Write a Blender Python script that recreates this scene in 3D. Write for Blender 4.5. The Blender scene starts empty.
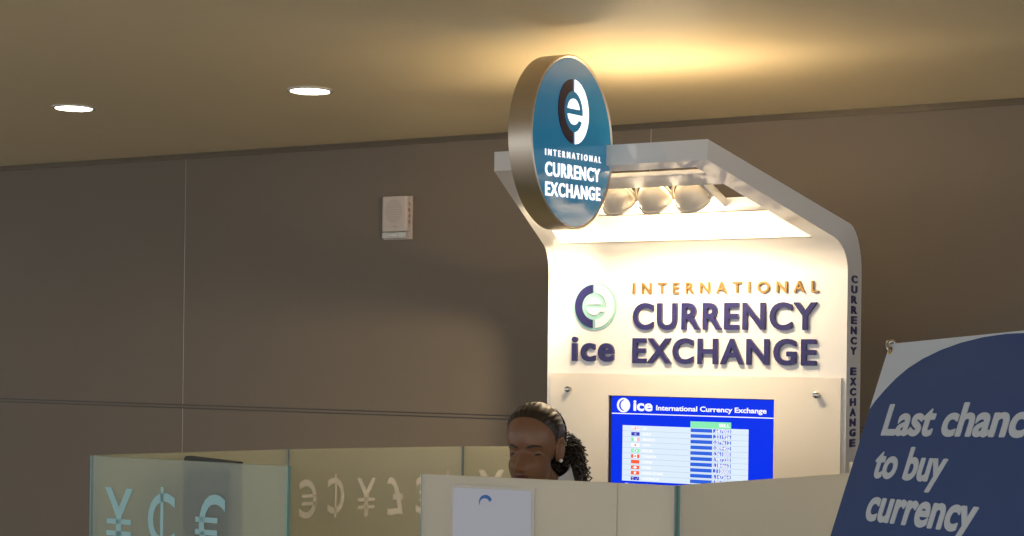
import bpy, bmesh, math, random
from mathutils import Vector, Matrix, noise
random.seed(7)
PI = math.pi
scene = bpy.context.scene
COL = scene.collection

# ------------------------------------------------------------------ helpers
def srgb(r, g, b):
    f = lambda c: (c/255/12.92) if c/255 <= .04045 else ((c/255+.055)/1.055)**2.4
    return (f(r), f(g), f(b), 1)

def mat(name, col, rough=.5, metal=0., emit=None, estr=0., bump=0., bscale=60., vary=0., vscale=8., coat=0., spec=.5, stretch=None):
    m = bpy.data.materials.new(name); m.use_nodes = True
    nt = m.node_tree; p = nt.nodes['Principled BSDF']
    p.inputs['Base Color'].default_value = col
    p.inputs['Roughness'].default_value = rough
    p.inputs['Metallic'].default_value = metal
    p.inputs['Specular IOR Level'].default_value = spec
    p.inputs['Coat Weight'].default_value = coat
    p.inputs['Coat Roughness'].default_value = .04
    if emit:
        p.inputs['Emission Color'].default_value = emit
        p.inputs['Emission Strength'].default_value = estr
    if vary or bump:
        tc = nt.nodes.new('ShaderNodeTexCoord')
        mp = nt.nodes.new('ShaderNodeMapping')
        if stretch: mp.inputs['Scale'].default_value = stretch
        nt.links.new(tc.outputs['Object'], mp.inputs['Vector'])
    if vary:
        n = nt.nodes.new('ShaderNodeTexNoise'); n.inputs['Scale'].default_value = vscale; n.inputs['Detail'].default_value = 5
        mx = nt.nodes.new('ShaderNodeMix'); mx.data_type = 'RGBA'
        mx.inputs['A'].default_value = tuple(c*(1-vary) for c in col[:3])+(1,)
        mx.inputs['B'].default_value = tuple(min(1, c*(1+vary)) for c in col[:3])+(1,)
        nt.links.new(mp.outputs[0], n.inputs['Vector'])
        nt.links.new(n.outputs['Fac'], mx.inputs['Factor']); nt.links.new(mx.outputs['Result'], p.inputs['Base Color'])
    if bump:
        n2 = nt.nodes.new('ShaderNodeTexNoise'); n2.inputs['Scale'].default_value = bscale; n2.inputs['Detail'].default_value = 3
        b = nt.nodes.new('ShaderNodeBump'); b.inputs['Strength'].default_value = bump; b.inputs['Distance'].default_value = .004
        nt.links.new(mp.outputs[0], n2.inputs['Vector'])
        nt.links.new(n2.outputs['Fac'], b.inputs['Height']); nt.links.new(b.outputs['Normal'], p.inputs['Normal'])
    return m

def frosted(name, tint, rough=.3, solid=.5, through=.55):
    """pane of acid-etched glass: part scatters like milk, part passes a blurred view"""
    m = bpy.data.materials.new(name); m.use_nodes = True
    nt = m.node_tree; nt.nodes.clear()
    out = nt.nodes.new('ShaderNodeOutputMaterial')
    rf = nt.nodes.new('ShaderNodeBsdfRefraction'); rf.inputs['Color'].default_value = tint; rf.inputs['Roughness'].default_value = rough; rf.inputs['IOR'].default_value = 1.08
    df = nt.nodes.new('ShaderNodeBsdfDiffuse'); df.inputs['Color'].default_value = tint
    tr = nt.nodes.new('ShaderNodeBsdfTranslucent'); tr.inputs['Color'].default_value = tint
    gl = nt.nodes.new('ShaderNodeBsdfGlossy'); gl.inputs['Roughness'].default_value = .35
    a = nt.nodes.new('ShaderNodeMixShader'); a.inputs[0].default_value = through
    b = nt.nodes.new('ShaderNodeMixShader'); b.inputs[0].default_value = solid
    c = nt.nodes.new('ShaderNodeMixShader'); c.inputs[0].default_value = .05
    L = nt.links.new
    L(df.outputs[0], a.inputs[1]); L(tr.outputs[0], a.inputs[2])
    L(rf.outputs[0], b.inputs[1]); L(a.outputs[0], b.inputs[2])
    L(b.outputs[0], c.inputs[1]); L(gl.outputs[0], c.inputs[2]); L(c.outputs[0], out.inputs[0])
    return m

class Frame:
    def __init__(s, o, u, v, n):
        s.o, s.u, s.v, s.n = Vector(o), Vector(u).normalized(), Vector(v).normalized(), Vector(n).normalized()
    def __call__(s, x, y, z=0): return s.o+s.u*x+s.v*y+s.n*z
WORLD = Frame((0,0,0),(1,0,0),(0,1,0),(0,0,1))

class MB:
    """collects shapes, then becomes one mesh object"""
    def __init__(s): s.bm = bmesh.new(); s.mi = 0
    def face(s, vs):
        try: f = s.bm.faces.new(vs)
        except ValueError: return None
        f.material_index = s.mi
        return f
    def box(s, x0, x1, y0, y1, z0, z1, F=WORLD):
        v = [s.bm.verts.new(F(x, y, z)) for z in (z0, z1) for y in (y0, y1) for x in (x0, x1)]
        for q in ((0,2,3,1),(4,5,7,6),(0,1,5,4),(2,6,7,3),(0,4,6,2),(1,3,7,5)): s.face([v[i] for i in q])
        return s
    def plate(s, poly, z0, z1, F=WORLD):
        """extruded outline, outline counter-clockwise or not"""
        a = [s.bm.verts.new(F(x, y, z0)) for x, y in poly]; b = [s.bm.verts.new(F(x, y, z1)) for x, y in poly]
        n = len(poly)
        s.face(a[::-1]); s.face(b)
        for i in range(n): s.face([a[i], a[(i+1)%n], b[(i+1)%n], b[i]])
        return s
    def lathe(s, prof, F=WORLD, seg=40, caps=True):
        rings = []
        for r, z in prof:
            rings.append([s.bm.verts.new(F(r*math.cos(2*PI*k/seg), r*math.sin(2*PI*k/seg), z)) for k in range(seg)])
        for a, b in zip(rings, rings[1:]):
            for k in range(seg): s.face([a[k], a[(k+1)%seg], b[(k+1)%seg], b[k]])
        if caps: s.face(rings[0][::-1]); s.face(rings[-1])
        return s
    def tube(s, pts, r, seg=8, closed=False, flat=1.0):
        pts = [Vector(p) for p in pts]; n = len(pts); rings = []
        rr = r if hasattr(r, '__len__') else [r]*n
        prev = None
        for i, p in enumerate(pts):
            if closed: t = pts[(i+1)%n]-pts[i-1]
            else: t = pts[min(i+1, n-1)]-pts[max(i-1, 0)]
            t = t.normalized() if t.length > 1e-9 else Vector((0,0,1))
            if prev is None:
                a = t.cross(Vector((0,0,1)))
                if a.length < .05: a = t.cross(Vector((0,1,0)))
            else: a = prev-t*prev.dot(t)
            a.normalize(); prev = a; b = t.cross(a)
            rings.append([s.bm.verts.new(p+(a*math.cos(2*PI*k/seg)+b*math.sin(2*PI*k/seg)*flat)*rr[i]) for k in range(seg)])
        m = n if closed else n-1
        for i in range(m):
            A, B = rings[i], rings[(i+1)%n]
            for k in range(seg): s.face([A[k], A[(k+1)%seg], B[(k+1)%seg], B[k]])
        if not closed: s.face(rings[0][::-1]); s.face(rings[-1])
        return s
    def ball(s, c, r, F=None, su=16, sv=10, sc=(1,1,1)):
        M = Matrix.Translation(Vector(c))@Matrix.Diagonal((r*sc[0], r*sc[1], r*sc[2], 1))
        bmesh.ops.create_uvsphere(s.bm, u_segments=su, v_segments=sv, radius=1, matrix=M)
        return s
    def text(s, txt, box, z0, z1, F, bold=.02, mirror=False, shear=0, keep=False, space=1.0):
        x0, x1, y0, y1 = box
        cu = bpy.data.curves.new('letters', 'FONT'); cu.body = txt; cu.size = 1; cu.offset = min(bold, .014); cu.extrude = .5; cu.resolution_u = 5
        cu.space_character = space
        ob = bpy.data.objects.new('letters', cu); COL.objects.link(ob)
        dg = bpy.context.evaluated_depsgraph_get(); dg.update()
        me = bpy.data.meshes.new_from_object(ob.evaluated_get(dg))
        bpy.data.objects.remove(ob); bpy.data.curves.remove(cu)
        ex = max(0, bold-.014)
        sh = [(0, 0)] if ex == 0 else [(ex*math.cos(PI*k/4), ex*math.sin(PI*k/4)) for k in range(8)]
        xs = [v.co.x for v in me.vertices]; ys = [v.co.y for v in me.vertices]
        a0, a1, b0, b1 = min(xs)-ex, max(xs)+ex, min(ys)-ex, max(ys)+ex
        if keep:
            k = (y1-y0)/(b1-b0); x1 = x0+(a1-a0)*k
        for ci, (sx, sy) in enumerate(sh):
            vs = []; lift = ci*.00005
            for v in me.vertices:
                tx = (v.co.x+sx-a0)/(a1-a0)
                if mirror: tx = 1-tx
                ty = (v.co.y+sy-b0)/(b1-b0)
                vs.append(s.bm.verts.new(F(x0+(x1-x0)*tx+shear*ty*(y1-y0), y0+(y1-y0)*ty, z0+(z1-z0)*(v.co.z+.5)+lift)))
            for p in me.polygons: s.face([vs[i] for i in p.vertices])
        bpy.data.meshes.remove(me)
        return s
    def letters(s, name, m, parent, label=None):
        """one mesh per character: pieces that stand over one another stay together"""
        bm = s.bm; bm.verts.index_update(); seen = set(); isl = []
        for v in bm.verts:
            if v in seen: continue
            st_ = [v]; seen.add(v); comp = []
            while st_:
                q = st_.pop(); comp.append(q)
                for e in q.link_edges:
                    w_ = e.other_vert(q)
                    if w_ not in seen: seen.add(w_); st_.append(w_)
            isl.append(comp)
        def lohi(c):
            t = [(v.co.x, v.co.y, v.co.z) for v in c]; return [min(p[k] for p in t) for k in range(3)], [max(p[k] for p in t) for k in range(3)]
        groups = []
        for c in sorted(isl, key=len, reverse=True):
            lo, hi = lohi(c)
            for g in groups:
                if all(min(hi[k], g[2][k])-max(lo[k], g[1][k]) > .35*min(hi[k]-lo[k], g[2][k]-g[1][k]) for k in (0, 1)) and max(lo[2], g[1][2])-min(hi[2], g[2][2]) < .02:
                    g[0].extend(c); break
            else: groups.append([list(c), lo, hi])
        for g in groups:
            n = MB(); mp = {v: n.bm.verts.new(v.co) for v in g[0]}
            for f in {f for v in g[0] for f in v.link_faces}: n.face([mp[v] for v in f.verts])
            o = n.build(name, m, parent)
            if label: o['label'] = label
        bm.free()
    def build(s, name, m, parent=None, smooth=None, bevel=0, loc=None):
        bm = s.bm
        bmesh.ops.recalc_face_normals(bm, faces=bm.faces)
        me = bpy.data.meshes.new(name); bm.to_mesh(me); bm.free()
        if smooth is not None:
            for p in me.polygons: p.use_smooth = True
            me.set_sharp_from_angle(angle=math.radians(smooth))
        for k in (m if isinstance(m, list) else [m]): me.materials.append(k)
        o = bpy.data.objects.new(name, me); COL.objects.link(o)
        if parent: attach(o, parent)
        if bevel:
            b = o.modifiers.new('bevel', 'BEVEL'); b.width = bevel; b.segments = 2; b.limit_method = 'ANGLE'; b.angle_limit = math.radians(40)
        return o

def attach(o, parent):
    o.parent = parent
    # parts keep world coordinates in their meshes; a thing's Empty stands at its base
    if not parent.parent: o.matrix_parent_inverse = Matrix.Translation(parent.location).inverted()
def thing(name, label, cat, loc, group=None):
    o = bpy.data.objects.new(name, None); COL.objects.link(o); o.location = loc; o.empty_display_size = .1
    return tag(o, label, cat, group)
def tag(o, label, cat, group=None):
    o['label'] = label; o['category'] = cat
    if group: o['group'] = group
    return o
def struct(o, label=None):
    o['kind'] = 'structure'
    if label: o['label'] = label
    return o
def arc(cx, cy, r, a0, a1, n=24):
    return [(cx+r*math.cos(math.radians(a0+(a1-a0)*i/n)), cy+r*math.sin(math.radians(a0+(a1-a0)*i/n))) for i in range(n+1)]

# ------------------------------------------------------------------ materials
M = {}
M['wall'] = mat('wall_fabric', (.192,.160,.124,1), .75, bump=.25, bscale=260, vary=.05, vscale=3)
M['groove'] = mat('shadow_gap', (.10,.095,.085,1), .6)
M['alu'] = mat('aluminium', (.62,.60,.56,1), .28, 1.0)
M['seam'] = mat('seam_strip', (.45,.43,.40,1), .4, .6)
M['trimm'] = mat('ceiling_trim', (.20,.17,.13,1), .25, .7)
M['ceiling'] = mat('ceiling_paint', (.80,.68,.44,1), .6, bump=.05, bscale=90, vary=.02)
M['floor'] = mat('floor_stone', (.36,.32,.27,1), .35, vary=.12, vscale=14)
M['white_lam'] = mat('white_laminate', (.84,.82,.79,1), .35, coat=1.0)
M['white_lam'].node_tree.nodes['Principled BSDF'].inputs['Coat IOR'].default_value = 1.6
M['white_lam'].node_tree.nodes['Principled BSDF'].inputs['Coat Roughness'].default_value = .012
M['white_plate'] = mat('white_panel', (.84,.79,.71,1), .4, coat=.2)
M['lampwhite'] = mat('lamp_enamel', (.84,.76,.64,1), .35)
M['bulb'] = mat('bulb', (1,.9,.7,1), .3, emit=(1,.80,.52,1), estr=30)
M['downlight'] = mat('downlight_lens', (1,.95,.85,1), .3, emit=(1,.90,.72,1), estr=22)
M['navy'] = mat('navy_letter', (.022,.020,.115,1), .35)
M['gold'] = mat('gold_letter', (.45,.25,.07,1), .3, .6)
M['cyan'] = mat('pale_cyan', (.30,.56,.55,1), .35)
M['pure'] = mat('white_letter', (.9,.9,.9,1), .35)
M['litwhite'] = mat('lit_letter', (.95,.95,.95,1), .3, emit=(1,.98,.97,1), estr=.95)
M['steel'] = mat('brushed_steel', (.66,.57,.45,1), .34, 1.0, bump=.06, bscale=40, stretch=(1,30,1))
M['signblue'] = mat('sign_blue', (.012,.165,.32,1), .12, coat=.6, emit=(.01,.17,.33,1), estr=.42)
M['plum'] = mat('dark_plum', (.030,.012,.045,1), .3)
M['scr'] = mat('screen_blue', (0,0,0,1), .25, emit=srgb(4,50,236), estr=1.0, spec=.1)
M['scr2'] = mat('screen_bar', (0,0,0,1), .25, emit=srgb(38,96,224), estr=1.0)
M['scrpale'] = mat('screen_pale', (0,0,0,1), .25, emit=srgb(222,238,253), estr=1.0)
M['scrline'] = mat('screen_rule', (0,0,0,1), .25, emit=srgb(188,205,228), estr=1.0)
M['scrwhite'] = mat('screen_white', (0,0,0,1), .25, emit=(1,1,1,1), estr=1.0)
M['scrgreen'] = mat('screen_green', (0,0,0,1), .25, emit=srgb(135,238,178), estr=1.0)
M['scrred'] = mat('screen_red', (0,0,0,1), .25, emit=srgb(252,92,56), estr=1.0)
M['scrpink'] = mat('screen_pink', (0,0,0,1), .25, emit=srgb(250,190,196), estr=1.0)
M['scrflag'] = mat('screen_flag_blue', (0,0,0,1), .25, emit=srgb(44,50,190), estr=1.0)
M['black'] = mat('black_plastic', (.012,.012,.013,1), .4)
M['bezel'] = mat('black_bezel', (.01,.01,.015,1), .45)
M['chrome'] = mat('chrome', (.55,.52,.48,1), .18, 1.0)
M['alarm'] = mat('alarm_plastic', (.60,.53,.49,1), .45)
M['alarmdark'] = mat('alarm_grille', (.50,.44,.405,1), .6)
M['redink'] = mat('faded_red_ink', (.42,.24,.20,1), .5)
M['lens'] = mat('strobe_lens', (.60,.62,.62,1), .12, spec=.8)
M['glass_left'] = frosted('frosted_glass_front', (.78,.84,.76,1), .17, .33)
M['glass_side'] = frosted('frosted_glass_side', (.80,.775,.59,1), .35, .8, .56)
M['glass_solid'] = frosted('frosted_glass_dense', (.88,.86,.76,1), .4, .93)
M['glassedge'] = mat('green_glass_edge', (.20,.42,.40,1), .15)
M['dulledge'] = mat('dull_glass_edge', (.25,.30,.26,1), .25)
M['cream'] = mat('cream_vinyl', (.97,.88,.70,1), .5)
M['aqua'] = mat('aqua_vinyl', (.36,.62,.63,1), .5)
M['paper'] = mat('paper', (.70,.72,.80,1), .6)
M['sleeve'] = mat('clear_sleeve', (.62,.58,.48,1), .2)
M['inkblue'] = mat('blue_ink', (.03,.16,.50,1), .5)
M['banblue'] = mat('banner_blue', (.022,.062,.205,1), .55, bump=.08, bscale=400)
M['banwhite'] = mat('banner_white', (.60,.65,.70,1), .55, bump=.08, bscale=400)
M['brass'] = mat('brass_grommet', (.70,.50,.16,1), .25, 1.0)
M['wood'] = mat('worktop_laminate', (.35,.30,.25,1), .4)
M['skin'] = mat('skin', (.21,.100,.053,1), .40, vary=.10, vscale=30, bump=.04, bscale=300)
M['skin'].node_tree.nodes['Principled BSDF'].inputs['Subsurface Weight'].default_value = .08
M['skin'].node_tree.nodes['Principled BSDF'].inputs['Subsurface Scale'].default_value = .01
M['lip'] = mat('lip', (.125,.034,.036,1), .35)
M['hair'] = mat('hair_black', (.020,.012,.007,1), .30, spec=.7, vary=.4, vscale=60)
M['hairtop'] = mat('hair_slick', (.022,.013,.007,1), .36, spec=.45, vary=.4, vscale=40)
M['eye'] = mat('eye_white', (.32,.28,.25,1), .2)
M['iris'] = mat('iris', (.012,.007,.005,1), .15)
M['pearl'] = mat('pearl', (.85,.84,.82,1), .15)
M['shirt'] = mat('white_shirt', (.75,.77,.86,1), .7)
M['jacket'] = mat('black_jacket', (.012,.012,.015,1), .75)

# ------------------------------------------------------------------ camera
H = 1.65
cam = bpy.data.cameras.new('camera'); co = bpy.data.objects.new('camera', cam); COL.objects.link(co)
cam.sensor_width = 36; cam.lens = 36*1620/1024; cam.shift_y = 89/1024; cam.clip_start = .05
co.location = (0, 0, H)
co.rotation_mode = 'XYZ'
Rb = Matrix.Rotation(math.radians(30), 4, 'Z')@Matrix.Rotation(PI/2, 4, 'X')@Matrix.Rotation(.013, 4, 'Z')
co.rotation_euler = Rb.to_euler()
scene.camera = co

# ------------------------------------------------------------------ room
WY, CZ = 5.6, 2.55
w = MB()
seams = [-4.95-2.32*3, -4.95-2.32*2, -4.95-2.32, -4.95, -2.635, -.32, 1.995, 4.31]
for a, b in zip(seams, seams[1:]):
    w.box(a+.003, b-.003, WY, WY+.03, 1.417, 2.525)
    w.box(a+.003, b-.003, WY, WY+.03, 0, 1.398)
w.box(seams[0], seams[-1], WY+.03, WY+.12, 0, CZ)
struct(w.build('wall_back', M['wall']))
t = MB()
for x in seams[1:-1]: t.box(x-.003, x+.003, WY+.002, WY+.03, 0, 1.398).box(x-.003, x+.003, WY+.002, WY+.03, 1.417, 2.525)
struct(t.build('trim_1', M['seam']))
t = MB().box(seams[0], seams[-1], WY+.006, WY+.03, 1.398, 1.4030).box(seams[0], seams[-1], WY+.006, WY+.03, 1.4120, 1.417); t.mi = 1
t.box(seams[0], seams[-1], WY, WY+.03, 1.4030, 1.4120)
struct(t.build('trim_2', [M['groove'], M['wall']]))
t = MB().box(seams[0], seams[-1], WY-.008, WY+.03, 2.525, 2.536).box(seams[0], seams[-1], WY+.006, WY+.03, 2.536, CZ)
struct(t.build('trim_3', M['trimm']))
struct(MB().box(seams[0], seams[-1], -.6, WY+.12, CZ, CZ+.12).build('ceiling', M['ceiling']))
struct(MB().box(seams[0], seams[-1], -7, WY+.12, -.1, 0).build('floor', M['floor']))

# ------------------------------------------------------------------ ceiling downlights
def downlight(x, y, label):
    r = thing('ceiling_light', label, 'ceiling light', (x, y, CZ), 'recessed ceiling downlights')
    F = Frame((x, y, CZ), (1,0,0), (0,-1,0), (0,0,-1))
    MB().lathe([(.066,-.0), (.080,.0), (.080,.004), (.068,.006), (.066,.002)], F, 48, caps=False).build('trim_ring', M['white_lam'], r, 40)
    MB().lathe([(.0665,.0005), (.0665,.003), (.02,.0045), (.001,.0046)], F, 48).build('lens', M['downlight'], r, 60)
    return r
downlight(-4.40, 4.363, 'round recessed ceiling downlight at far left, above the wall seam')
downlight(-3.364, 4.428, 'round recessed ceiling downlight between wall alarm and round hanging sign')

# ------------------------------------------------------------------ alarm speaker on the wall
al = thing('wall_alarm', 'off-white fire alarm speaker with strobe mounted on brown wall', 'alarm', (-3.79, WY, 2.22))
FA = Frame((-3.79, WY, 2.222), (1,0,0), (0,0,1), (0,-1,0))
MB().plate([(-.064,-.090), (.076,-.090), (.076,.090), (-.064,.090)], 0, .012, FA).build('back_plate', M['alarm'], al, bevel=.002)
prof = [(-.062,.004), (-.060,.028), (-.050,.036), (.058,.036), (.067,.028), (.069,.004)]
b = MB(); lo = [b.bm.verts.new(FA(x, -.058, z)) for x, z in prof]; hi = [b.bm.verts.new(FA(x, .088, z)) for x, z in prof]
b.face(lo); b.face(hi[::-1])
for i in range(len(prof)): b.face([lo[i], lo[(i+1)%6], hi[(i+1)%6], hi[i]])
b.build('housing', M['alarm'], al, bevel=.003)
g = MB()
for i in range(-6, 7):
    hh = math.sqrt(max(0, 1-(i/6.6)**2))*.047
    g.box(.002-hh*.9, .002+hh*.9, .026+i*.0075-.0021, .026+i*.0075+.0021, .0355, .0370, FA)
g.build('speaker_grille', M['alarmdark'], al)
MB().text('NJ', (-.004, .017, -.044, -.033), .036, .0368, FA, .03).build('badge', M['alarmdark'], al)
l = MB(); FL = Frame(FA(.0685, 0, 0), (0,-1,0), (0,0,1), (1,0,0))
for i, c in enumerate('FIRE'): l.text(c, (.012, .026, .047-i*.024, .061-i*.024), -.002, .0012, FL, .03)
l.build('lettering', M['redink'], al)
MB().plate([(-.060,-.086), (.058,-.086), (.058,-.060), (-.060,-.060)], .010, .030, FA).build('strobe_lens', M['lens'], al, bevel=.004)
MB().box(-.022, .022, -.081, -.066, .0285, .0315, FA).build('flash_tube', M['chrome'], al, bevel=.002)

# ------------------------------------------------------------------ kiosk
KX, KY, KW = -2.111, 4.80, .521
kiosk = thing('currency_kiosk', 'tall white currency exchange kiosk with lit overhanging canopy and blue rate screen', 'kiosk', (KX, KY+.07, 0))
# profile stations: (front y, front z, back y, back z, half width)
st = [(4.80,0,4.935,0,KW), (4.80,.6,4.935,.6,KW), (4.80,1.3,4.935,1.3,KW), (4.80,1.925,4.935,1.925,KW)]
for k in range(1, 9):
    a = k/8*math.radians(74)
    fy = 4.80-.105*(1-math.cos(a)); fz = 1.925+.105*math.sin(a)
    by = 4.935-.145*(1-math.cos(a)); bz = 1.925+.152*math.sin(a)
    st.append([fy, fz, by, bz, KW])
fe = st[-1]
fy0, fz0, by0, bz0 = fe[0], fe[1], fe[2], fe[3]
def taper(y): return KW-(KW-.341)*max(0, min(1, (4.80-y)/(4.80-4.127)))
under = lambda y: fz0+(fy0-y)*(2.200-fz0)/(fy0-4.127)
over = lambda y: bz0+(by0-y)*(2.257-bz0)/(by0-4.127)
AW = .066
rows = []          # each: list of 4 columns x (front vert, back vert)
def station(b, fy, fz, by, bz, wf, wb):
    r = []
    for sgn, inner in ((-1,0), (-1,1), (1,1), (1,0)):
        xf = KX+sgn*(wf-AW*inner); xb = KX+sgn*(wb-AW*inner)
        r.append((b.bm.verts.new((xf, fy, fz)), b.bm.verts.new((xb, by, bz))))
    return r
b = MB(); R = []
for s_ in st:
    wf = KW if s_[1] <= 1.93 else taper(s_[0]); R.append((station(b, s_[0], s_[1], s_[2], s_[3], taper(s_[0]), taper(s_[2])), 'full'))
yo = 4.172
R.append((station(b, yo, under(yo), yo, over(yo), taper(yo), taper(yo)), 'arms'))
R.append((station(b, 4.127, 2.200, 4.127, 2.257, .341, .341), 'full'))
for (A, _), (B, kind) in zip(R, R[1:]):
    cols = [0, 2] if kind == 'arms' else [0, 1, 2]
    for c in range(3):
        if c in cols:
            b.face([A[c][0], A[c+1][0], B[c+1][0], B[c][0]])
            b.face([A[c][1], B[c][1], B[c+1][1], A[c+1][1]])
            for e, nb in ((c, c-1), (c+1, c+1)):
                if nb not in cols: b.face([A[e][0], B[e][0], B[e][1], A[e][1]])
        else:
            b.face([A[c][0], A[c][1], A[c+1][1], A[c+1][0]])
            b.face([B[c][0], B[c+1][0], B[c+1][1], B[c][1]])
for X, _ in (R[0], R[-1]):
    for c in range(3): b.face([X[c][0], X[c][1], X[c+1][1], X[c+1][0]])
b.build('body', M['white_lam'], kiosk, 12)

# canopy cross members and lamps
def crossbar(ya, yb, drop, th):
    m = MB()
    wa, wb = taper(ya)-AW+.004, taper(yb)-AW+.004
    za, zb = under(ya)+drop, under(yb)+drop
    v = [m.bm.verts.new(p) for p in ((KX-wa,ya,za), (KX+wa,ya,za), (KX+wb,yb,zb), (KX-wb,yb,zb), (KX-wa,ya,za+th), (KX+wa,ya,za+th), (KX+wb,yb,zb+th), (KX-wb,yb,zb+th))]
    for q in ((0,1,2,3),(4,7,6,5),(0,4,5,1),(1,5,6,2),(2,6,7,3),(3,7,4,0)): m.face([v[i] for i in q])
    return m
MB().box(KX-taper(fy0)+AW-.002, KX+taper(fy0)-AW+.002, fy0-.010, fy0+.002, under(fy0-.010)-.001, 2.112).build('reflector_plate', M['white_plate'], kiosk)
crossbar(4.232, 4.312, .006, .014).build('crossbar', M['white_lam'], kiosk, bevel=.002)
crossbar(4.478, 4.505, .004, .03).build('crossbar', M['white_lam'], kiosk, bevel=.002)
for sx in (-1, 1):
    x0 = KX+sx*.245
    p = [(4.312, under(4.312)+.006), (4.478, under(4.478)+.004), (4.478, under(4.478)+.034), (4.312, under(4.312)+.036)]
    Fp = Frame((x0, 0, 0), (0,1,0), (0,0,1), (1,0,0)); MB().plate(p, -.006, .006, Fp).build('tray_end', M['white_lam'], kiosk, bevel=.001)
SPOT = 3.6
lampaxis = Vector((0, .70, -.72)).normalized()
for i in range(4):
    x = KX+(-.18+.12*i)
    c = Vector((x, 4.395, under(4.395)+.004))
    # unseen lamp behind the sign: aim and power added to light the wall, the others wash the face
    n = Vector((-.83, .49, -.24)).normalized() if i == 0 else lampaxis
    u = Vector((1,0,0)); u = (u-n*u.dot(n)).normalized(); v = n.cross(u)
    F = Frame(c, u, v, n)
    can = MB().lathe([(.012,-.060), (.030,-.052), (.044,-.034), (.0505,-.010), (.0505,.012), (.046,.012), (.044,.004)], F, 40).build('spotlight', M['lampwhite'], kiosk, 35)
    MB().lathe([(.050,.006), (.056,.006), (.056,.014), (.050,.014), (.050,.006)], F, 40, caps=False).build('lamp_ring', M['lampwhite'], can, 35)
    MB().lathe([(.046,.0045), (.046,.0075), (.02,.0095), (.001,.010)], F, 40).build('bulb', M['bulb'], can, 60)
    y = MB()
    y.tube([F(-.058,0,-.012), F(-.058,.0,.0), F(-.050,0,.0)], .004, 6).tube([F(.058,0,-.012), F(.058,0,0), F(.050,0,0)], .004, 6)
    y.tube([F(.058*math.cos(a), 0, -.012-.058*math.sin(a)) for a in [PI*k/10 for k in range(11)]], .004, 6)
    y.build('yoke', M['lampwhite'], can, 40)
    L = bpy.data.lights.new('spot_lamp', 'SPOT'); L.energy = SPOT; L.color = (1, .775, .50); L.spot_size = math.radians(92 if i == 0 else 168); L.spot_blend = 1.0; L.energy = 95 if i == 0 else SPOT*1.15; L.shadow_soft_size = .035
    lo_ = bpy.data.objects.new('spot_lamp', L); COL.objects.link(lo_); lo_.location = c+n*.020
    lo_.rotation_euler = n.to_track_quat('-Z', 'Y').to_euler()
    attach(lo_, can)
    if i:                          # added point light in front of the bulb, brightens the canopy underside
        P_ = bpy.data.lights.new('underside_fill', 'POINT'); P_.energy = 2.4; P_.color = (1, .775, .50); P_.shadow_soft_size = .03
        po = bpy.data.objects.new('underside_fill', P_); COL.objects.link(po); po.location = c+n*.070; attach(po, can)

for sx in (-.12, .12):        # point lights added above the closed cans: warm spill on ceiling and wall
    L = bpy.data.lights.new('ceiling_fill', 'POINT'); L.energy = 3.3; L.color = (1, .76, .46); L.shadow_soft_size = .04
    q_ = bpy.data.objects.new('ceiling_fill', L); COL.objects.link(q_); q_.location = (KX+sx, 4.395, under(4.395)+.115); attach(q_, kiosk)

FK = Frame((0, KY, 0), (1,0,0), (0,0,1), (0,-1,0))
# face letters
MB().text('INTERNATIONAL', (-2.313,-1.681,1.861,1.898), 0, .009, FK, .014, space=1.75).letters('small_raised_letter', M['gold'], kiosk, 'small gold raised letter')
MB().text('CURRENCY', (-2.311,-1.684,1.744,1.832), 0, .011, FK, .026, space=1.13).letters('large_raised_letter', M['navy'], kiosk, 'large navy raised letter')
MB().text('EXCHANGE', (-2.311,-1.684,1.634,1.718), 0, .011, FK, .026, space=1.13).letters('large_raised_letter', M['navy'], kiosk, 'large navy raised letter')
MB().text('ice', (-2.536,-2.379,1.638,1.721), 0, .011, FK, .028, space=1.13).letters('logo_raised_letter', M['navy'], kiosk, 'navy raised letter of ice')

def emblem(F, cx, cy, r, z0, z1, dark, white, parent, dname, wname):
    d = MB()
    gx = .075
    def half(s, ro, ri):
        ao = math.degrees(math.asin(gx/ro)); ai = math.degrees(math.asin(gx/ri))
        o = arc(0, 0, ro, -90+ao, 90-ao, 36); i_ = arc(0, 0, ri, 90-ai, -90+ai, 28)
        return [(cx+s*x*r, cy+y*r) for x, y in o+i_]
    d.plate(half(-1, 1, .63), z0, z1, F); d.build(dname, dark, parent)
    e = MB()
    # right ring, broken by the e's bar being joined; lower bowl runs out through the mouth of the e
    e.plate(half(1, 1, .63), z0, z1, F)
    ab = math.degrees(math.asin(.085/.40))
    e.plate([(cx+x*r, cy+y*r) for x, y in arc(0, 0, .40, ab, 180-ab, 28)], z0, z1, F)
    low = arc(0, 0, .40, 180+ab, 360-38, 26)
    mouth = [(.645*math.cos(math.radians(a)), .645*math.sin(math.radians(a))) for a in (-26, -20, -14, -8)]
    e.plate([(cx+x*r, cy+y*r) for x, y in low+mouth+[(.39,-.085)]], z0, z1, F)
    e.build(wname, white, parent)
MB().plate(arc(-2.454, 1.822, .080, 0, 352.5, 47), 0, .005, FK).build('logo_disc', M['cyan'], kiosk)['label'] = 'pale cyan logo disc'
emblem(FK, -2.454, 1.822, .072, .005, .009, M['navy'], M['pure'], kiosk, 'logo_arc', 'logo_letter')

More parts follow.
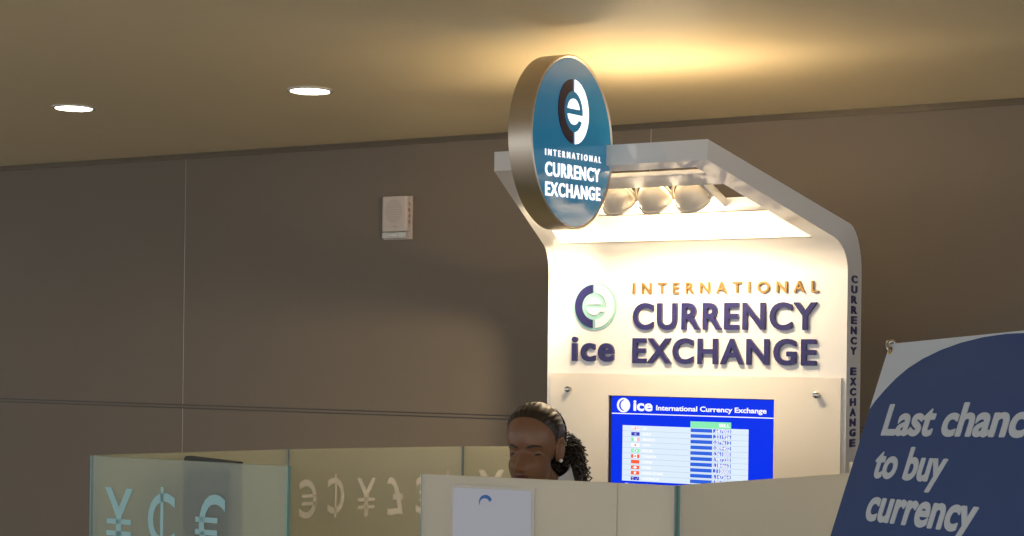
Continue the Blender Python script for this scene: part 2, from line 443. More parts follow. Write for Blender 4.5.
# inset plate with a window for the screen, standing off on four studs
PX0, PX1, PZ1 = -2.615, -1.604, 1.599
SX0, SX1, SZ0, SZ1 = -2.397, -1.819, 1.200, 1.528
pl = MB()
pl.box(PX0, PX1, SZ1, PZ1, .0015, .010, FK).box(PX0, PX1, .70, SZ0, .0015, .010, FK).box(PX0, SX0, SZ0, SZ1, .0015, .010, FK).box(SX1, PX1, SZ0, SZ1, .0015, .010, FK)
pl.build('screen_plate', M['white_plate'], kiosk)
for x, z in ((-2.541,1.545), (-1.677,1.545), (-2.541,.76), (-1.677,.76)):
    F = Frame(FK(x, z, .010), (1,0,0), (0,0,1), (0,-1,0))
    MB().lathe([(.0085,0), (.0085,.014), (.010,.015), (.010,.019), (.007,.021), (.001,.021)], F, 20).build('stud', M['chrome'], kiosk, 40)['label'] = 'chrome stud'
# screen
scr = MB().box(SX0, SX1, SZ0, SZ1, .0002, .0022, FK).build('screen', M['bezel'], kiosk); scr['label'] = 'blue currency rate screen'
fx = lambda a: SX0+.0105+a*(SX1-SX0-.0105)
MB().box(SX0+.0105, SX1, SZ0+.004, SZ1-.0025, .0022, .0026, FK).build('display', M['scr'], scr)
Z1, Z2, Z3, Z4 = .0026, .0029, .0032, .0035
TX0, TX1, TZ = -2.346, -1.905, 1.431
PITCH = .0182
hd = MB().box(SX0+.0105, SX1, 1.4675, 1.4705, Z1, Z2, FK)
hd.text('ice', (-2.308,-2.239,1.4785,1.5135), Z1, Z2, FK, .035)
hd.text('International Currency Exchange', (-2.226,-1.846,1.4775,1.4995), Z1, Z2, FK, .028)
ring = arc(-2.344, 1.4965, .0240, 0, 355, 40)
hd.plate(ring, Z1, Z2, FK)
hd.text('This is an indicative rate board only', (-2.335,-2.12,1.229,1.242), Z1, Z2, FK, .03)
hd.build('screen_lettering', M['scrwhite'], scr)
MB().plate(arc(-2.341, 1.4965, .0190, 95, 265, 20)+arc(-2.3365, 1.4965, .0178, 258, 102, 20), Z2, Z3, FK).build('screen_logo_arc', M['scr'], scr)
MB().box(TX0, TX1, TZ-10*PITCH, TZ, Z1, Z2, FK).build('rate_table', M['scrpale'], scr)
MB().box(-2.104, -1.964, TZ-.001, TZ+.020, Z2, Z3, FK).build('sell_header', M['scrgreen'], scr)
ru = MB(); va = MB(); nm = MB()
vals = ['1.687003','1.331926','0.079612','0.009402','0.361000','0.987320','0.184663','1.110000','0.147364','0.984500']
names = ['UK','EURO','MEXICO','JAPAN','BRAZIL','CANADA','CHINA','SWISS','HONG KONG','AUSTRALIA']
for i in range(10):
    zt = TZ-i*PITCH
    if i: ru.box(TX0, TX1, zt-.0006, zt+.0006, Z2, Z3, FK)
    MB().box(-2.103, -1.964, zt-.0145, zt-.003, Z2, Z3, FK).build('rate_bar', M['scr2'], scr)
    va.text(vals[i], (-2.028,-1.966,zt-.0145,zt-.0030), Z3, Z4, FK, .03)
    nm.text(names[i], (-2.273,-2.2,zt-.0135,zt-.0045), Z2, Z3, FK, .03, keep=True)
va.text('SELL', (-2.006,-1.968,TZ+.004,TZ+.0155), Z3, Z4, FK, .04)
ru.build('table_rules', M['scrline'], scr); va.build('rate_figures', M['scrwhite'], scr); nm.build('currency_names', M['scrwhite'], scr)
FLC = ['scrred','scrwhite','scrgreen','scrflag','scrpink']
for i in range(10):
    f_ = MB()
    zt = TZ-i*PITCH-.0035; zb = zt-.0115; x0, x1 = -2.314, -2.284; zm = (zt+zb)/2; xm = (x0+x1)/2; wd = x1-x0
    def rc(m, a, b_, c, d, k=0): f_.mi = FLC.index(m); f_.box(x0+wd*a, x0+wd*b_, zb+(zt-zb)*c, zb+(zt-zb)*d, Z2+.0003*k, Z3+.0003*k, FK)
    def pg(m, poly, k=1): f_.mi = FLC.index(m); f_.plate(poly, Z2+.0003*k, Z3+.0003*k, FK)
    if i == 0: rc('scrwhite',0,1,0,1); rc('scrpink',0,1,.40,.6,1); rc('scrpink',.43,.57,0,1,2); pg('scrpink', [(x0,zb),(x0+.004,zb),(x1,zt),(x1-.004,zt)], 3)
    elif i == 1: rc('scrflag',0,1,0,1); pg('scrwhite', arc(xm,zm,.003,0,340,14)); pg('scrflag', arc(xm,zm,.0018,0,340,12), 2)
    elif i == 2: rc('scrgreen',0,.3,0,1); rc('scrwhite',.3,.7,0,1); rc('scrpink',.7,1,0,1)
    elif i == 3: rc('scrwhite',0,1,0,1); pg('scrred', arc(xm,zm,.0032,0,340,18))
    elif i == 4: rc('scrgreen',0,1,0,1); pg('scrwhite', [(x0+.004,zm),(xm,zb+.001),(x1-.004,zm),(xm,zt-.001)]); pg('scrflag', arc(xm,zm,.002,0,330,12), 2)
    elif i == 5: rc('scrred',0,.27,0,1); rc('scrwhite',.27,.73,0,1); rc('scrred',.73,1,0,1); rc('scrred',.42,.58,.25,.75,1)
    elif i == 6: rc('scrred',0,1,0,1)
    elif i == 7: rc('scrred',0,1,0,1); rc('scrwhite',.25,.75,.36,.64,1); rc('scrwhite',.40,.60,.12,.88,2)
    elif i == 8: rc('scrred',0,1,0,1); pg('scrwhite', arc(xm,zm,.0045,0,300,6))
    else: rc('scrflag',0,1,0,1); rc('scrwhite',.1,.4,.65,.75,1); rc('scrwhite',.6,.7,.2,.4,1); rc('scrwhite',.78,.88,.55,.75,1); rc('scrwhite',.2,.3,.15,.35,1)
    f_.build('flag', [M[k] for k in FLC], scr)
# side lettering
FS = Frame((KX+KW, 0, 0), (0,1,0), (0,0,1), (1,0,0))
for i, c in enumerate('CURRENCY EXCHANGE'):
    if c != ' ':
        zt = 1.916-i*.0316; MB().text(c, (4.834, 4.891, zt-.0245, zt), 0, .002, FS, .05).build('side_letter', M['navy'], kiosk)['label'] = 'dark letter on kiosk side'

# ------------------------------------------------------------------ round blade sign
SXF, SYC, SZC, SR, STH = -2.077, 3.925, 2.240, .2385, .074
sign = thing('round_sign', 'round blue currency exchange sign with brushed metal rim on the canopy front', 'sign', (SXF-STH/2, SYC, SZC))
al_ = math.radians(2.4)
FN = Frame((SXF, SYC, SZC), (0,math.cos(al_),math.sin(al_)), (0,-math.sin(al_),math.cos(al_)), (1,0,0))
MB().lathe([(SR-.009,-.004), (SR-.004,0), (SR,-.002), (SR,-STH+.002), (SR-.004,-STH), (SR-.009,-STH+.004), (SR-.009,-.004)], FN, 128, caps=False).build('rim', M['steel'], sign, 40)['label'] = 'brushed metal rim'
MB().lathe([(SR-.0085,-STH+.006), (SR-.0085,-.004), (SR-.009,-.0035)], FN, 128).build('face_panel', M['signblue'], sign, 40)
FN2 = Frame(FN(0,0,-.0034), FN.u, FN.v, FN.n)
emblem(FN2, .001, .084, .0885, 0, .002, M['plum'], M['litwhite'], sign, 'logo_arc', 'logo_letter')
MB().text('INTERNATIONAL', (-.162,.163,-.0455,-.0280), 0, .002, FN2, .010, space=1.8).text('CURRENCY', (-.163,.157,-.1005,-.062), 0, .002, FN2, .022, space=1.15).text('EXCHANGE', (-.163,.157,-.153,-.115), 0, .002, FN2, .022, space=1.15).build('lettering', M['litwhite'], sign)

# ------------------------------------------------------------------ counter glass
PT = 1.37
def glass_panel(a, b_, m, label, t=.012, em='glassedge', group='frosted glass counter panels', z1=PT, edges=(1,1), z0=0.0):
    a = Vector((a[0], a[1], 0)); b_ = Vector((b_[0], b_[1], 0)); L = (b_-a).length
    u = (b_-a).normalized(); n = Vector((u.y, -u.x, 0))
    F = Frame(a, u, (0,0,1), n)
    r = thing('glass_panel', label, 'glass panel', tuple(a+u*L/2), group)
    MB().box(.004 if edges[0] else .0005, L-.004 if edges[1] else L-.0005, .05, z1, -t, 0, F).build('pane', m, r)
    e = MB()
    if edges[0]: e.box(.001, .004, .05, z1, -t, 0, F)
    if edges[1]: e.box(L-.004, L-.001, .05, z1, -t, 0, F)
    if edges[0] or edges[1]: e.build('polished_edge', M[em], r)
    MB().box(.001, L-.001, 0, .05, -t-.012, .012, F).build('base_channel', M['alu'], r, bevel=.002)
    return r, F, L
def symbol(m, c, x0, x1, z0, z1, F, mirror=False):
    """currency signs drawn from a letter and its strokes"""
    w_, h = x1-x0, z1-z0; th = h*.085; Z = (0, .0012)
    fl_ = (lambda a: x1+x0-a) if mirror else (lambda a: a)
    def bar(a, b_, c_, d): p, q = sorted((fl_(a), fl_(b_))); m.box(p, q, c_, d, Z[0], Z[1], F)
    if c == '¥':
        m.text('Y', (x0, x1, z0, z1), Z[0], Z[1], F, .012, mirror)
        for f in (.20, .40): bar(x0+w_*.06, x1-w_*.06, z0+h*f, z0+h*f+th)
    elif c == '€':
        m.text('C', (x0+w_*.12, x1, z0, z1), Z[0], Z[1], F, .012, mirror)
        for f in (.34, .54): bar(x0, x0+w_*.74, z0+h*f, z0+h*f+th)
    elif c == '¢':
        m.text('C', (x0, x1, z0+h*.09, z1-h*.09), Z[0], Z[1], F, .012, mirror)
        xc = x0+w_*.52; bar(xc-w_*.055, xc+w_*.055, z0, z1)
    else: m.text('£', (x0, x1, z0, z1), Z[0], Z[1], F, .012, mirror)
A_, B_, C_, D_ = (-3.162,3.212), (-2.943,3.791), (-2.645,4.283), (-2.47,4.452)
gp, GF, _ = glass_panel(A_, (-2.498,3.218), M['glass_left'], 'frosted front glass panel at far left with pale aqua currency symbols')
s = MB()
for c, x, w_ in (('¥',.106,.098), ('¢',.254,.092), ('€',.418,.098)): symbol(s, c, x-w_/2, x+w_/2, 1.128, 1.288+(.010 if c == '¢' else 0), GF)
s.build('currency_symbols', M['aqua'], gp)['label'] = 'aqua currency symbols'
g2, F2, L2 = glass_panel((-3.157,3.229), B_, M['glass_side'], 'frosted side glass panel behind the dark monitor, no symbols showing')
g3, F3, L3 = glass_panel(B_, C_, M['glass_side'], 'frosted side glass panel with row of cream currency symbols, left of the front counter panel', em='dulledge')
s = MB()
for c, x, w_ in (('€',.060,.062), ('¢',.153,.053), ('¥',.251,.062), ('£',.346,.055), ('€',.440,.062), ('¢',.525,.050)):
    h = .016 if c == '¢' else 0
    symbol(s, c, x-w_/2, x+w_/2, 1.165, 1.280+h, F3, True)
s.build('currency_symbols', M['cream'], g3)['label'] = 'cream currency symbols'
g4, F4, L4 = glass_panel((-2.6445,4.2838), D_, M['glass_side'], 'narrow frosted glass panel directly behind the clerk with one cream yen symbol', em='dulledge')
s = MB(); symbol(s, '¥', .050, .132, 1.165, 1.297, F4, True)
s.build('currency_symbol', M['cream'], g4)['label'] = 'cream yen symbol'
f0 = Vector((-2.103,3.218)); f1 = Vector((-1.471,3.279)); fd = (f1-f0).normalized()
g5, F5, L5 = glass_panel(f0, f0+fd*.496, M['glass_solid'], 'dense cream front counter panel with white paper notice on it, before the clerk', edges=(1,0))
g6, F6, L6 = glass_panel(f0+fd*.498, f1, M['glass_solid'], 'narrow cream front counter panel below the rate screen, ending at the counter corner', edges=(0,1), em='dulledge')
g7, F7, L7 = glass_panel((-1.4675,3.288), (-1.2615,4.011), M['glass_solid'], 'khaki frosted side panel running from counter corner back behind the banner', edges=(1,0))
g8, F8, L8 = glass_panel((-1.434,4.372), (-1.02,4.60), M['glass_solid'], 'pale glass panel edge peeking out between kiosk side and the blue banner', edges=(0,0))

# paper notice on the front panel
no = thing('paper_notice', 'white paper notice in clear sleeve fixed to the front counter panel', 'notice', tuple(F5(.19, 1.22, 0)))
MB().box(.082, .296, 1.055, 1.349, .0006, .0022, F5).build('sleeve', M['sleeve'], no)
MB().box(.088, .288, 1.06, 1.3425, .0022, .0030, F5).build('sheet', M['paper'], no)
MB().plate(arc(.172, 1.312, .017, 20, 200, 16)+arc(.170, 1.308, .013, 200, 20, 16), .0030, .0034, F5).build('printed_mark', M['inkblue'], no)

# ------------------------------------------------------------------ worktop and monitor inside
wt = thing('worktop', 'grey laminate worktop hidden behind the frosted front panels', 'counter', (-2.3, 3.45, 0))
MB().plate([(-3.06,3.256), (-2.45,3.256), (-1.52,3.340), (-1.50,3.425), (-2.98,3.425)], .92, .95).build('top', M['wood'], wt, bevel=.003)
for x in (-2.85, -1.55): MB().box(x-.02, x+.02, 3.355, 3.415, 0, .92).build('leg', M['alu'], wt, bevel=.003)
mon = thing('monitor', 'dark monitor with rounded corner rising just above the far left glass panel', 'monitor', (-2.80, 3.35, .95))
ma, mb_ = Vector((-2.930,3.322,0)), Vector((-2.682,3.240,0)); mu = (mb_-ma).normalized(); ml = (mb_-ma).length
FM = Frame(ma, mu, (0,0,1), Vector((mu.y,-mu.x,0)))
rr = .012
outl = arc(rr, 1.374-rr, rr, 180, 90, 6)+arc(ml-.004, 1.372-.004, .004, 90, 0, 4)+[(ml,1.045), (0,1.045)]
MB().plate(outl, -.022, 0, FM).build('display_case', M['black'], mon, bevel=.002)
MB().box(.010, ml-.010, 1.06, 1.360, -.0235, -.0215, FM).build('screen', M['bezel'], mon)
MB().box(ml/2-.025, ml/2+.025, .962, 1.12, -.045, -.024, FM).build('stand', M['black'], mon, bevel=.003)
MB().box(ml/2-.08, ml/2+.08, .950, .962, -.10, -.005, FM).build('base', M['black'], mon, bevel=.003)

# ------------------------------------------------------------------ banner
bu, bv = Vector((.697,-.716,.043)).normalized(), Vector((.207,.258,.944)); bv = (bv-bu*bv.dot(bu)).normalized()
bn = bu.cross(bv)
p0 = Vector((-.894,2.948,1.683))
FB = Frame(p0, bu, bv, bn)
ban = thing('banner_stand', 'leaning blue and white sale banner on a stand in front right', 'banner', (p0.x+.3, p0.y+.1, 0))
BW, BH = .66, 1.62
MB().box(0, BW, -BH, 0, -.0012, 0, FB).build('banner_sheet', M['banblue'], ban)
curve = [(0,-.127), (.012,-.112), (.035,-.092), (.065,-.070), (.100,-.051), (.145,-.0345), (.20,-.021), (.26,-.011), (.33,-.0045), (.40,-.0025), (.46,-.0045), (.52,-.011), (.58,-.021), (.63,-.034), (BW,-.044), (BW,0), (0,0)]
MB().plate(curve, 0, .0006, FB).build('white_corner', M['banwhite'], ban)['label'] = 'pale grey curved top'
tx = MB()
capT, capB = -.1185, -.1790
def bl(txt, x, base, cap=.0605): 
    # box from font metrics: lines are fitted by a leading capital or ascender
    asc = {'Last chance': (0, 1.0), 'to buy': (-.29, 1.0), 'currency': (-.29, .76)}[txt]
    wd = {'Last chance': .516, 'to buy': .250, 'currency': .365}[txt]
    tx.text(txt, (x, x+wd, base+asc[0]*cap, base+asc[1]*cap), .0002, .0009, FB, .034)
bl('Last chance', .076, -.1795); bl('to buy', .088, -.2590); bl('currency', .110, -.338)
tx.build('lettering', M['banwhite'], ban)['label'] = 'pale grey bold lettering'
for x in (.012, BW-.012):
    Fg = Frame(FB(x, -.014, 0), bu, bv, bn)
    MB().lathe([(.0035,.0006), (.007,.0006), (.007,.002), (.0035,.002), (.0035,.0006)], Fg, 20, caps=False).build('grommet', M['brass'], ban, 40)['label'] = 'brass grommet'
    hk = [FB(x-.002, -.012, .004), FB(x-.005, -.006, .008), FB(x-.007, .001, .007), FB(x-.008, .006, 0), FB(x-.006, .003, -.008), FB(x-.004, -.006, -.014)]
    MB().tube(hk, .0040, 8).build('hook', M['chrome'], ban, 50)['label'] = 'metal hook'
st_ = FB(BW/2, -.85, -.05)
ar = MB()
for x, y in ((.004,-.006), (BW-.004,-.006), (.01,-BH+.01), (BW-.01,-BH+.01)):
    ar.tube([st_, FB(x, y, -.016)], .006, 8)
ar.build('cross_arms', M['black'], ban, 40)
foot = FB(BW/2, -BH, 0)
le = MB().tube([st_, (st_.x+.25, st_.y+.3, .012)], .008, 8)
MB().tube([FB(.01,-BH+.01,-.016), Vector((FB(.01,-BH,-.016).x, FB(.01,-BH,-.016).y, .008))], .007, 8).build('foot', M['black'], ban, 40)
MB().tube([FB(BW-.01,-BH+.01,-.016), Vector((FB(BW-.01,-BH,-.016).x, FB(BW-.01,-BH,-.016).y, .008))], .007, 8).build('foot', M['black'], ban, 40)
le.build('rear_leg', M['black'], ban, 40)

# ------------------------------------------------------------------ clerk
HO = Vector((-1.986, 3.550, 1.4185)); HS = .935
yaw_f = Vector((.10, -1, 0)).normalized(); pitch = math.radians(6)
hf = yaw_f*math.cos(pitch)-Vector((0,0,1))*math.sin(pitch); hu = Vector((0,0,1))*math.cos(pitch)+yaw_f*math.sin(pitch); hr = hf.cross(hu)
FH = Frame(HO, hr, hf, hu)
def HP(x, y, z): return FH(x*HS, y*HS, z*HS)
person = thing('person', 'clerk in black jacket with slicked back hair and curly ponytail looking down behind counter', 'person', (-1.95, 3.72, 0))

def ell(d, c, r):
    a = sum((d[i]/r[i])**2 for i in range(3)); b_ = -2*sum(d[i]*c[i]/r[i]**2 for i in range(3)); k = sum((c[i]/r[i])**2 for i in range(3))-1
    return (-b_+math.sqrt(max(0, b_*b_-4*a*k)))/(2*a)
G = lambda v, s_: math.exp(-.5*(v/s_)**2)
def sstep(a, b_, x):
    t_ = max(0, min(1, (x-a)/(b_-a))); return t_*t_*(3-2*t_)
MZ = -.060
def headpt(d):
    ra = ell(d, (0,-.018,.036), (.072,.093,.082)); rb = ell(d, (0,.020,-.042), (.053,.066,.066))
    p = 22; r = (ra**p+rb**p)**(1/p)
    x, y, z = d[0]*r, d[1]*r, d[2]*r
    f = sstep(.15, .55, d[1])
    ax = abs(x); dy = 0
    dy -= .0080*G(ax-.031, .014)*G(z+.001, .009)
    dy += .0025*G(z-.020, .008)*G(ax-.026, .018)
    dy -= .003*G(x, .012)*G(z-.010, .010)
    # nose
    tn = max(0, min(1, (.012-z)/(.052)))
    ridge = (.0035+.0125*tn**1.5)*(sstep(.020, .006, z) if z > 0 else 1)
    if z < -.038: ridge *= max(0, 1-((-.038-z)/.011))**.8 if z > -.049 else 0
    dy += ridge*G(x, .0052+.0030*tn)
    dy += .0062*G(ax-.0108, .0042)*G(z+.0385, .0050)
    # cheeks, mouth, chin
    dy += .0075*G(ax-.038, .017)*G(z+.028, .018)
    dy -= .0030*G(ax-.030, .010)*G(z+.060, .016)
    dy += .0060*G(x, .026)*G(z-MZ, .020)
    dy += .0058*G(x, .0165)*G(z-(MZ+.0052), .0036)-.0012*G(x, .0035)*G(z-(MZ+.009), .003)
    dy += .0072*G(x, .0150)*G(z-(MZ-.0062), .0044)
    dy -= .0045*G(x, .0210)*G(z-MZ, .0013)
    dy -= .0030*G(x, .016)*G(z-(MZ-.0165), .004)
    dy += .0065*G(x, .015)*G(z+.096, .011)
    return x, y+dy*f, z
NU, NV = 240, 230
def dirs(i, j):
    th = PI*(j+.5)/NV; ph = 2*PI*i/NU
    return (math.sin(th)*math.sin(ph), math.sin(th)*math.cos(ph), math.cos(th))
grid = [[headpt(dirs(i, j)) for i in range(NU)] for j in range(NV)]
def surf_y(x0, z0):
    best = None
    for j in range(NV):
        for i in range(NU):
            p = grid[j][i]
            if p[1] > 0:
                d2 = (p[0]-x0)**2+(p[2]-z0)**2
                if best is None or d2 < best[0]: best = (d2, p[1])
    return best[1]

def eval_mesh(o):
    dg = bpy.context.evaluated_depsgraph_get(); dg.update()
    return bpy.data.meshes.new_from_object(o.evaluated_get(dg))
def skin_mesh(chains, sub=2, root=0):
    """chains: list of (points, radii); joined where points coincide"""
    me = bpy.data.meshes.new('sk'); bm = bmesh.new(); ly = bm.verts.layers.skin.verify(); seen = {}
    def vert(p, r):
        k = tuple(round(c, 4) for c in p)
        if k not in seen:
            v = bm.verts.new(p); v[ly].radius = (r, r) if not hasattr(r, '__len__') else r; seen[k] = v
            if len(seen)-1 == root: v[ly].use_root = True
        return seen[k]
    for pts, rs in chains:
        vs = [vert(p, r) for p, r in zip(pts, rs)]
        for a, b_ in zip(vs, vs[1:]):
            if not bm.edges.get((a, b_)): bm.edges.new((a, b_))
    bm.to_mesh(me); bm.free()
    o = bpy.data.objects.new('sk', me); COL.objects.link(o)
    s_ = o.modifiers.new('s', 'SKIN'); s_.use_smooth_shade = True; s_.branch_smoothing = .3
    q = o.modifiers.new('q', 'SUBSURF'); q.levels = sub; q.render_levels = sub
    out = eval_mesh(o); bpy.data.objects.remove(o)
    return out
PXc = -2.010
pel = (PXc, 3.775, .88); wa = (PXc, 3.765, 1.04); ch = (PXc, 3.725, 1.19); nb = (PXc+.01, 3.655, 1.315); nk = tuple(FH(0, -.018, -.075)); nk2 = tuple(FH(0, -.015, -.035))
def limbs(k, grow):
    sh = (PXc+k*.085, 3.70, 1.265); s2 = (PXc+k*.165, 3.70, 1.245); el = (PXc+k*.215, 3.74, 1.03); wr = (PXc+k*.13, 3.615, 1.05)
    return sh, s2, el, wr
def body_chains(g=0.0, hands=True, legs=True):
    c = [([pel, wa, ch, nb], [(.135+g,.095+g), (.108+g,.082+g), (.118+g,.085+g), .058+g])]
    for k in (-1, 1):
        sh, s2, el, wr = limbs(k, g)
        c.append(([ch, s2, el, wr], [.1, .050+g, .038+g, .026+g]))
        if legs:
            hp = (PXc+k*.085, 3.78, .80); kn = (PXc+k*.09, 3.77, .46); an = (PXc+k*.09, 3.80, .09)
            c.append(([pel, hp, kn, an], [.1, .078+g, .052+g, .036+g]))
    return c
cb = body_chains()
cb.append(([nb, nk, nk2], [.058, .046, .042]))
parts_ = [skin_mesh(cb)]
for k in (-1, 1):
    wr = Vector(limbs(k, 0)[3]); d = Vector((-k*.45, -.88, -.12)).normalized(); sd_ = Vector((-k*.88, .45, 0)).normalized()   # sd_ points to the thumb side
    pc = wr+d*.045; pk = wr+d*.085
    parts_.append(skin_mesh([([tuple(wr-d*.02), tuple(wr+d*.02), tuple(pc), tuple(pk)], [.025, (.024,.024), (.034,.016), (.036,.013)])]))
    for fi, (off, ln, cu) in enumerate(((.027,.062,.25), (.009,.070,.30), (-.009,.065,.35), (-.026,.052,.42))):
        b0 = pk+sd_*off-d*.012; fp = [b0]; dd = d.copy()
        for sg in (.47, .30, .23):
            dd = (dd-Vector((0,0,1))*cu*.6).normalized(); fp.append(fp[-1]+dd*ln*sg+d*.003)
        parts_.append(skin_mesh([([tuple(p) for p in fp], [.0095,.0085,.0078,.0065])], 1))
    tb = wr+d*.03+sd_*.026; t1 = tb+(d*.6+sd_*.8).normalized()*.032; t2 = t1+(d*.9+sd_*.35-Vector((0,0,.3))).normalized()*.028
    parts_.append(skin_mesh([([tuple(tb), tuple(t1), tuple(t2)], [.012,.0098,.0078])], 1))
bm = bmesh.new()
for me in parts_: bm.from_mesh(me); bpy.data.meshes.remove(me)
vg = [[bm.verts.new(HP(*grid[j][i])) for i in range(NU)] for j in range(NV)]
for j in range(NV-1):
    for i in range(NU): bm.faces.new([vg[j][i], vg[j+1][i], vg[j+1][(i+1)%NU], vg[j][(i+1)%NU]])
bm.faces.new(vg[0]); bm.faces.new(vg[-1][::-1])
bmesh.ops.recalc_face_normals(bm, faces=bm.faces)
me = bpy.data.meshes.new('body'); bm.to_mesh(me); bm.free()
tmp = bpy.data.objects.new('tmp', me); COL.objects.link(tmp)
rm = tmp.modifiers.new('r', 'REMESH'); rm.mode = 'VOXEL'; rm.voxel_size = .0023; rm.use_smooth_shade = True
sm = tmp.modifiers.new('s', 'SMOOTH'); sm.factor = .4; sm.iterations = 1
me2 = eval_mesh(tmp); bpy.data.objects.remove(tmp)
me2.name = 'body'; me2.materials.clear(); me2.materials.append(M['skin']); me2.materials.append(M['lip'])
for p in me2.polygons:
    q = p.center-HO; x, y, z = q.dot(hr)/HS, q.dot(hf)/HS, q.dot(hu)/HS
    p.use_smooth = True
    if y > .05 and abs(x) < .024:
        top = .0095*(1-(abs(x)/.024)**1.6)-.0022*G(x, .004); bot = -.0115*(1-(abs(x)/.024)**2)
        if bot < z-MZ < top: p.material_index = 1
body = bpy.data.objects.new('body', me2); COL.objects.link(body); attach(body, person)

# eyes, lids, brows
yE = surf_y(.031, -.001)
for k in (-1, 1):
    c = (k*.0305, yE-.0120, -.001); rE = .0122
    e = MB(); e.ball(HP(*c), rE*HS, su=24, sv=16); eye = e.build('eye', M['eye'], person, 180)
    gz = Vector((k*.05, .80, -.62)).normalized()
    Fi = Frame(HP(*c), hr*1, hu*gz.y-hf*gz.z, hr*gz.x+hf*gz.y+hu*gz.z)
    MB().lathe([(.0062*HS,.0108*HS), (.0055*HS,.0112*HS), (.003*HS,.0122*HS), (.0005,.0124*HS)], Fi, 20).build('iris', M['iris'], eye, 60)
    # upper lid: a shell over the eyeball down to the lash line
    lid = MB(); NL = 20; rows_ = []
    def lp(a, el, r): return (c[0]+r*1.10*math.sin(a)*math.cos(el), c[1]+r*math.cos(a)*math.cos(el), c[2]+r*math.sin(el))
    for q in range(9):
        el = math.radians(-12+q*12)
        rows_.append([lid.bm.verts.new(HP(*lp(math.radians(-62+124*m_/NL), el-.22*(abs(m_-NL/2)/(NL/2))**2*(1-q/8)*-1*0, .0138))) for m_ in range(NL+1)])
    for a_, b_ in zip(rows_, rows_[1:]):
        for m_ in range(NL): lid.face([a_[m_], a_[m_+1], b_[m_+1], b_[m_]])
    lid.build('eyelid', M['skin'], person, 180)
    lw = MB(); rows_ = []
    for q in range(5):
        el = math.radians(-40-q*11)
        rows_.append([lw.bm.verts.new(HP(*lp(math.radians(-62+124*m_/NL), el, .0134))) for m_ in range(NL+1)])
    for a_, b_ in zip(rows_, rows_[1:]):
        for m_ in range(NL): lw.face([a_[m_], a_[m_+1], b_[m_+1], b_[m_]])
    lw.build('lower_eyelid', M['skin'], person, 180)
    MB().tube([HP(*lp(math.radians(-60+120*m_/16), math.radians(-13), .0142)) for m_ in range(17)], [.0005+.0020*math.sin(PI*m_/16)**.5 for m_ in range(17)], 6).build('eyelashes', M['iris'], person, 60)
    br = [(.0125,.0155), (.020,.0180), (.030,.0205), (.040,.0200), (.049,.0150)]
    pts = [HP(k*x, surf_y(k*x, z)+.0006, z) for x, z in br]
    MB().tube(pts, [.0018,.0034,.0034,.0026,.0010], 8).build('eyebrow', M['hair'], person, 60)
    # ear
    ea = MB(); NE = 22
    Fe = Frame(HP(k*.0660, -.021, .000), hf*.97+hr*k*-.18, hu, hr*k+hf*.18)
    outline = []
    for m_ in range(NE):
        a = 2*PI*m_/NE; rx = .0165+.003*math.sin(a); rz = .0315
        outline.append(((-rx*math.cos(a)-.004*(math.sin(a)))*HS, (rz*math.sin(a))*HS))
    for sc, zz in ((.55,-.006), (1.0,.000), (1.04,.006), (.90,.0095), (.74,.0065), (.55,.0025), (.25,.0015)):
        ring_ = [ea.bm.verts.new(Fe(x*sc, y*sc, zz*HS+(.003 if x < 0 else -.002)*sc)) for x, y in outline]
        if sc != .55 or zz > 0:
            for m_ in range(NE): ea.face([pr[m_], pr[(m_+1)%NE], ring_[(m_+1)%NE], ring_[m_]])
        pr = ring_
    ea.face(pr)
    ea.build('ear', M['skin'], person, 180)
    if k < 0: MB().ball(Fe(.006*HS, -.0295*HS, .011*HS), .0048, su=14, sv=10).build('earring', M['pearl'], person, 180)['label'] = 'pearl stud earring'

# slicked hair
def hairmask(x, y, z):
    """positive inside the hair"""
    kn = [(-.085,-.050), (-.06,-.045), (-.03,-.018), (-.012,-.002), (.010,.004), (.030,.009), (.050,.018), (.070,.031), (.090,.046), (.104,.060), (.112,.12)]
    if z > .112: return .03
    if z < -.085: return -.02
    for (z0, y0), (z1, y1) in zip(kn, kn[1:]):
        if z0 <= z <= z1:
            yb = y0+(y1-y0)*(z-z0)/(z1-z0); break
    m_ = yb-y
    if z < -.07: m_ = min(m_, (z+.085))
    # keep the ear clear
    m_ = min(m_, math.hypot((y+.019)/.7, (z+.002))-.031)
    return m_
hb = MB(); hv = {}
def hairpt(i, j):
    x, y, z = grid[j][i]; k = hairmask(x, y, z)
    if k < -.004: return None
    o = sstep(-.004, .034, k)*.0085-.0008
    ang = math.atan2(x, z+.01)
    o += sstep(0, .02, k)*(.0009*math.sin(ang*46+3*noise.noise(Vector((ang*3, y*20, 0))))+.0010*noise.noise(Vector((ang*14, y*8, 2))))
    d = Vector(dirs(i, j)); p = Vector((x, y, z))+d*o
    return p
for j in range(NV):
    for i in range(NU):
        p = hairpt(i, j)
        if p is not None: hv[i, j] = hb.bm.verts.new(HP(*p))
for j in range(NV-1):
    for i in range(NU):
        q = [(i,j), (i,j+1), ((i+1)%NU,j+1), ((i+1)%NU,j)]
        if all(k in hv for k in q): hb.face([hv[k] for k in q])
hb.face([hv[i, 0] for i in range(NU)])
hb.build('hair', M['hairtop'], person, 180)
